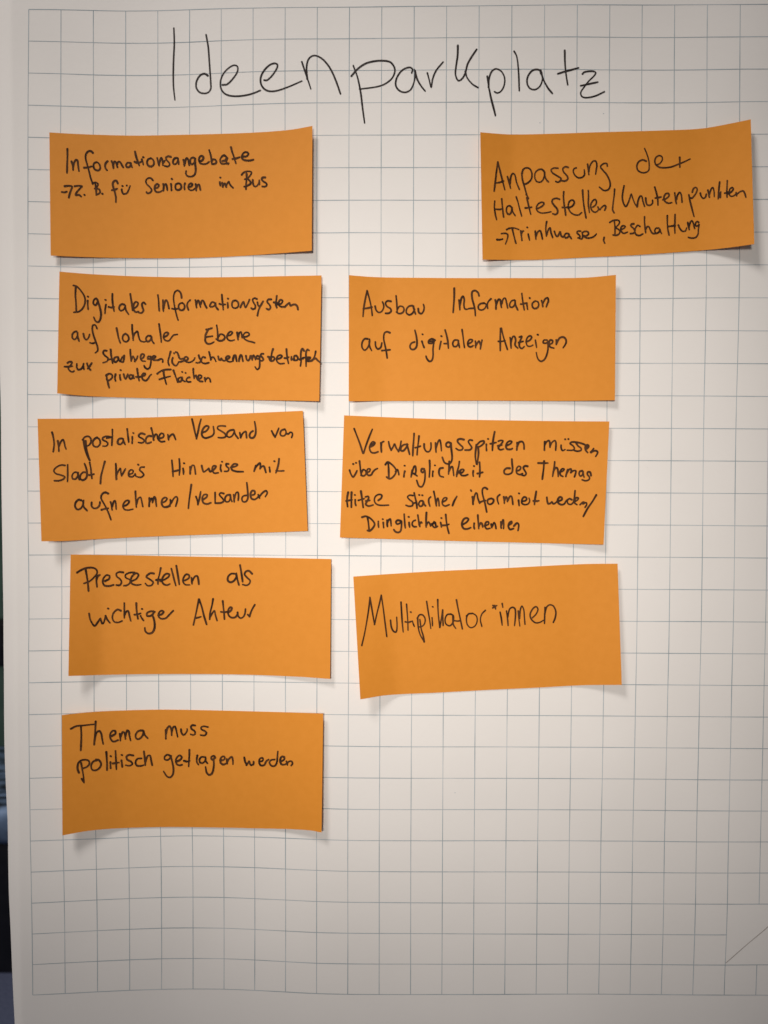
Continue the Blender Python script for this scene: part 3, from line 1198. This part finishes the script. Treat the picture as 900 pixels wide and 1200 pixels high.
# 6
make_card((390, 475),
          [(35, 31), (200, 38), (350, 43), (500, 46), (700, 49), (858, 50)],
          [(22, 410), (150, 414), (350, 420), (550, 425), (750, 430), (840, 432)],
          (0.0022, 0.0026, 0.13), (0.0022, 0.0034, 0.25),
          'orange card filled with four written lines beginning Verwaltungsspitzen',
          [[((405, 495, .133333), """75,55 100,120 130,200 152,272
158,270 180,200 210,120 235,60
215,215 245,200 258,180 240,170 220,190 210,225 225,262 255,268 285,258
228,205 246,186
310,180 312,220 315,260
312,210 320,175 335,168
378,170 385,205 400,245
400,245 420,210 430,190 445,225 465,255
465,255 480,210 488,165
545,195 515,195 490,215 485,245 505,250 530,225 545,195
540,190 548,225 562,280
602,98 598,160 593,220 590,292
645,120 640,170 632,230 628,285
612,222 640,215 658,208
690,190 692,225 710,255 735,255 750,225 750,180
790,180 792,220 795,262
795,225 815,165 828,155 838,200 842,250"""),
           ((510, 495, .122222), """150,200 125,190 105,205 108,230 135,235 150,210
150,205 155,260 162,330 155,375 130,398 90,385 68,335
275,165 245,158 218,165 215,185 240,215 265,240 255,262 225,265 200,250
355,172 330,168 318,185 335,215 350,240 335,262 285,265
400,215 430,185 465,178 468,195 445,220 410,240
395,215 388,270 385,330 395,400
412,235 415,300 408,360 402,402
490,210 490,240 492,270
505,158 509,159
570,90 560,140 552,200 548,268
528,205 560,198 585,192
605,180 630,172 650,178 630,210 605,245 625,262 655,255
600,225 640,215
680,225 720,205 735,185 715,178 690,195 678,230 690,255 725,258 740,250
785,195 785,230 782,265
785,230 805,190 835,185 850,210 852,255"""),
           ((635, 505, .077778), """45,165 40,220 38,290
42,210 75,160 105,145 120,175 122,245
122,235 150,175 195,145 212,180 208,290
290,215 290,255 310,295 350,280
350,125 354,126
398,122 402,123
645,205 590,185 520,170 450,168 425,190 470,225 490,265 460,290 380,290
520,190 545,225 590,260 590,290 540,305 490,295
665,270 700,250 705,220 680,210 655,235 660,290 690,325
680,232 678,270
735,320 760,290 780,265
740,325 790,298 830,305 840,330 810,385""")],
           [((405, 495, .133333), """35,420 45,450 65,480 85,455 100,425
65,365 69,366
90,355 94,356
122,340 128,390 132,430 140,465
138,440 155,415 175,425 180,450 160,470 135,465
180,445 210,430 215,410 195,410 185,440 200,465 225,460 240,435 260,415 280,405
375,360 378,410 380,490
350,370 370,348 400,365 430,395 445,425 435,455 410,485 385,495 360,480
440,432 455,415 465,440 468,460
520,430 515,450 512,478
517,380 521,381
585,420 580,450 575,480
580,460 600,390 612,385 618,420 615,450
600,450 628,470
690,410 670,408 665,430 680,440 695,420 698,480 690,530 670,565 645,560 625,510
738,335 740,390 738,440 735,480
768,430 765,450 765,475
783,377 787,378
855,400 830,405 820,435 830,470 860,480"""),
            ((510, 495, .122222), """135,375 132,430 128,495
130,470 150,430 165,425 172,460 178,510
232,375 225,420 212,470 205,518
206,500 230,470 245,452
240,490 265,475 275,455 255,450 240,475 250,505 285,510 312,500
365,465 362,490 365,515
370,418 374,419
425,382 428,430 428,480 425,522
405,490 430,485 455,478
715,440 685,440 662,460 665,490 700,498 735,480 742,440 738,400 735,352
780,465 810,455 820,430 800,420 780,445 782,485 810,500 838,490
885,420 860,418 845,435 860,465 872,490 855,510 820,500"""),
            ((625, 535, .077778), """72,98 150,99 220,98
162,70 155,180 145,260 135,340
322,80 315,160 300,240 290,300
300,230 335,170 360,175 372,230 375,300
400,235 450,215 465,190 435,185 405,225 410,280 445,300
520,200 500,250 490,300
495,270 540,195 570,190 565,240
565,240 600,215 640,215 635,260 620,305
735,215 700,225 690,265 710,295 740,275 750,225
748,240 755,280 765,310
870,285 855,235 820,235 815,270 845,310 840,345 790,365 735,350""")],
           [((400, 565, .133333), """60,90 52,130 50,170 55,215
90,90 88,130 88,175 88,220
42,165 70,160 95,155
122,155 122,185 128,205
117,112 121,113
172,80 178,120 185,170 192,222
150,160 200,145
212,130 235,125 240,140 225,170 215,195 240,210 280,200
215,165 250,160
325,160 350,140 355,115 330,108 300,125 290,160 305,190 340,203 415,202
630,118 600,115 582,130 600,155 625,175 625,205 595,212 568,203
640,95 650,140 660,180 665,230
635,185 655,180
715,165 695,165 680,190 690,212 712,205 720,175
720,175 728,195 740,208
682,112 687,113
710,115 714,116
785,130 770,145 768,175 778,212"""),
            ((505, 565, .133333), """25,82 35,130 42,170 48,208
45,185 60,140 68,160 72,208
100,175 130,160 140,140 118,138 102,160 102,195 125,210 160,198
190,205 205,165 228,125
365,130 368,160 370,195
350,70 355,78
372,165 385,115 395,95 405,100 412,140 428,185
495,60 475,48 455,58 452,95 465,150 478,200 490,262
435,175 460,165 480,162
520,145 500,155 500,185 520,195 545,180 550,155 530,142
605,110 585,130 585,160 595,192
640,130 645,160 645,185
645,160 660,130 670,140 672,170
675,160 695,125 708,125 715,150 720,195
770,160 772,180 775,205
772,98 777,100
800,170 835,160 840,140 820,130 802,150 800,185 825,198 855,190 868,165 862,140"""),
            ((600, 565, .122222), """232,90 225,135 218,180 215,215
205,180 235,182 258,178"""),
            ((635, 570, .077778), """75,165 80,215 95,260 125,255 150,235
150,235 175,262 215,240 235,210
245,225 300,200 300,170 270,160 240,200 245,245 290,275 335,265 365,220 390,195
450,200 415,185 385,215 395,260 440,270 475,235 490,170 500,65
480,240 540,200 550,175 520,170 495,200 495,250 530,275
575,275 620,238 645,240
620,262 668,245 675,275 650,315
820,130 760,230 690,330 625,450""")],
           [((400, 565, .133333), """230,310 238,360 245,430
182,308 215,300 250,315 285,350 292,375 275,405 250,428 230,425
325,345 325,370 328,398
368,355 370,380 372,400
362,325 366,326
402,335 402,365 405,390
403,365 418,330 430,325 435,350 438,385
520,340 495,335 480,350 490,368 515,360 528,340 528,390 520,430 500,442 475,435 462,418
552,282 555,330 558,370 562,402
595,355 597,375 600,395
590,305 594,306
650,335 630,345 622,370 635,390 660,392
672,290 678,330 685,370 690,390
685,375 700,350 708,358
748,268 745,320 745,370 745,395
745,380 765,350 775,360 785,385
790,372 810,360 820,345 812,355 800,375 818,398 845,388"""),
            ((505, 565, .133333), """38,355 42,378 50,396
85,355 90,375 92,395
90,315 94,316
130,285 135,340 145,400 158,450
105,380 135,378 158,370
285,370 315,350 330,325 310,315 285,330 272,370 285,405 315,412 350,400
380,362 378,390 382,410
412,290 415,340 418,385 420,408
420,390 435,360 448,365 455,395
470,385 505,370 505,350 485,352 475,385 490,410 520,405
530,370 535,400
540,385 555,355 565,370 572,408
615,350 615,385 618,405
618,380 635,330 640,370 638,408
685,375 710,360 708,345 690,355 680,385 695,415 725,408
730,385 755,360 770,370 770,400 765,425""")]],
          1.14, 6)
# 7
make_card((65, 640),
          [(47, 26), (200, 28), (400, 32), (600, 35), (855, 40)],
          [(40, 403), (125, 400), (300, 397), (550, 398), (750, 405), (852, 412)],
          (0.0040, 0.0062, 0.13), (0.0026, 0.0034, 0.30),
          'orange card with two written lines beginning Pressestellen als, darker towards its left end',
          [[((85, 655, .133333), """115,95 125,150 135,220 140,280
40,120 80,95 130,78 180,78 210,95 215,125 190,160 150,195 100,215
215,145 210,190 215,245
212,180 225,150 240,140
285,195 320,175 325,150 300,142 275,165 265,200 280,232 320,238 360,228
445,118 410,115 385,130 390,155 420,180 430,205 415,230 385,230
545,120 505,120 465,140 468,165 505,185 500,215 475,232 450,235
520,195 560,175 580,140 560,125 530,145 512,180 520,215 560,230 600,225
715,128 685,125 655,145 650,160 680,180 708,205 695,230 660,235 640,215
775,80 765,130 752,180 750,220
735,185 770,180
770,195 810,180 845,155 850,135 825,130 800,150 785,190 800,220 830,230 855,220"""),
           ((185, 655, .133333), """118,85 130,130 145,190 158,235
162,60 170,110 180,170 188,225
235,190 270,170 275,145 250,135 228,160 220,195 240,225 280,228
295,165 298,195 300,220
300,195 325,155 345,150 355,180 360,222
675,130 645,130 618,155 615,190 640,205 670,190 690,155 690,125
690,140 700,185 712,228
722,55 730,100 738,150 745,200
828,130 800,105 775,110 762,135 785,165 810,190 805,215 780,232 745,225""")],
           [((85, 655, .133333), """145,480 155,530 175,570 195,588 225,550 245,522
245,525 260,568 275,555 290,500
290,500 300,525 328,562
310,435 317,437
425,455 395,445 360,475 350,515 365,550 400,558 435,545
455,388 455,440 455,490 455,518
455,500 475,460 490,460 500,500 512,545
560,390 562,440 568,490 575,525
545,490 575,485 598,478
598,500 608,520 625,542
608,438 614,440
720,465 690,460 655,475 655,500 685,500 710,480
700,490 715,530 722,580 715,625 695,650 665,655 640,635 635,605
755,495 785,485 800,465 780,455 758,475 755,505 780,525 820,520 850,490 885,455"""),
            ((185, 655, .133333), """360,355 345,430 330,500 312,580
362,355 385,420 405,500 428,575
330,520 355,515 378,508
485,352 475,410 460,470 455,530
458,510 480,475 497,455 505,490 520,542
570,370 575,420 582,480 585,528
555,465 585,468 620,462
615,470 640,455 650,430 635,425 618,450 620,490 645,515 680,512 698,490
700,470 705,500 725,520 750,510 765,480 770,440
790,490 800,500 805,505
805,505 825,450 852,402""")]],
          1.16, 7)
# 8
make_card((400, 650),
          [(37, 68), (150, 60), (300, 51), (500, 42), (650, 34), (760, 29), (857, 28)],
          [(59, 449), (140, 436), (300, 428), (450, 420), (600, 413), (750, 405), (870, 404)],
          (0.0030, 0.0062, 0.14), (0.0030, 0.0050, 0.20),
          'tilted orange card bearing the single word Multiplikator*innen',
          [[((415, 690, .144444), """62,460 85,360 105,250 120,150 128,70
128,70 145,170 165,290
165,290 185,200 205,120 220,52
220,52 235,150 250,270 265,388
295,255 302,310 320,345 340,350 348,310 345,230
380,108 385,190 390,270 398,350
425,125 430,190 435,260 437,335
415,268 440,272 462,265
472,262 480,285 488,305
457,188 462,190
515,235 520,310 535,370 568,430
568,430 560,380 545,330 533,250
512,240 530,212 555,212 575,240 572,280 550,305 520,310
588,102 600,180 612,250 622,322
632,235 634,265 636,300
635,145 640,147
678,88 680,160 685,230 695,312
695,312 708,240 718,172
718,172 720,240 722,298
785,205 755,210 738,245 745,285 775,300 800,275 805,220 785,205
800,225 805,290 825,322
830,90 845,170 860,240 878,325
810,258 840,262 862,258"""),
           ((530, 690, .144444), """160,200 130,205 115,240 122,290 150,315 185,300 202,260 195,220 165,198
115,220 125,212
268,175 240,205 228,250 240,305
328,155 345,145 362,135
330,135 352,150
345,135 352,165
388,190 398,240 405,295
405,120 410,150
440,180 448,240 453,298
450,230 465,165 490,150 510,165 512,230 505,298
535,180 540,240 548,302
545,240 552,170 565,140 580,170 585,230 590,288
650,235 680,205 695,165 680,145 655,160 632,205 640,245 675,275 710,272 740,255
752,150 750,215 748,282
750,205 765,150 790,130 820,140 840,185 835,235 820,272""")]],
          0.95, 8)
# 9
make_card((55, 820),
          [(46, 48), (120, 40), (200, 35), (350, 31), (500, 33), (700, 38), (857, 43)],
          [(48, 421), (120, 408), (200, 400), (350, 395), (500, 396), (650, 399), (770, 402), (820, 406), (852, 412)],
          (0.0042, 0.0060, 0.22), (0.0034, 0.0046, 0.20),
          'lowest orange card, two written lines beginning Thema muss',
          [[((75, 840, .133333), """60,105 110,82 180,75 265,65
148,85 152,160 150,230 147,295
278,42 275,110 270,180 265,245
268,210 285,140 310,125 328,150 335,195 345,240
415,170 450,150 450,125 425,125 405,155 410,195 435,218 475,205
490,150 495,185 495,210
495,180 515,135 530,140 540,195
540,170 555,120 570,130 575,165 585,208
690,120 655,125 630,155 635,190 660,195 690,165 700,125
698,130 710,160 735,188"""),
           ((185, 840, .088889), """105,175 105,230 105,290
105,230 125,150 155,125 170,150 180,200 182,245
182,200 200,140 225,130 240,170 260,265
305,165 310,205 335,240 360,225 385,185 385,160
490,115 455,110 435,135 450,165 485,190 490,225 465,240 430,230
660,135 605,125 570,140 575,165 620,190 640,215 615,245 560,240""")],
           [((75, 840, .133333), """150,405 160,460 170,520 175,578
130,490 118,450 130,400 170,378 215,385 222,415 200,440 160,455
155,545 175,575
290,380 255,395 238,430 248,465 280,470 315,445 325,410 305,380 280,375
372,310 375,360 378,410 378,468
408,400 408,425 410,452
408,345 413,347
452,300 455,350 458,410 460,462
430,410 460,405 482,402
505,385 508,410 512,440
506,335 511,337
610,340 570,335 550,350 555,375 590,395 600,415 575,430 540,425
680,365 645,370 628,400 640,428 670,432 700,425
702,305 708,350 712,390 715,425
715,395 735,345 755,340 765,380 775,425"""),
            ((185, 840, .088889), """165,515 125,500 90,525 90,560 125,570 160,545 175,515
172,530 190,600 205,680 200,750 170,795 125,790 75,720
245,590 290,570 315,535 290,510 255,530 235,580 250,625 285,640 320,632
415,435 415,500 410,580 405,655
345,580 385,590 420,580
520,510 512,560 515,600 535,630
610,530 575,530 550,560 555,600 590,610 620,580 630,530
628,545 635,590 655,615
755,540 740,515 710,525 705,555 730,565 745,540
735,560 738,620 730,700 710,750 680,765 645,740 628,660"""),
            ((240, 840, .122222), """155,420 185,410 190,385 170,380 150,405 152,440 175,458 200,450
210,405 212,430 215,450
215,430 240,395 260,385 268,415 270,455
378,390 385,425 400,462
400,462 415,440 425,425 440,462 465,455 468,430
525,430 555,420 555,395 530,400 520,430 535,465 570,462 590,425 612,410
670,410 635,415 620,440 640,470 670,470 690,440 695,390 700,332
725,430 760,410 760,385 735,385 722,420 735,455 765,458 788,445
788,445 815,425 835,430 840,450 828,468
783,428 791,460""")]],
          1.16, 9)
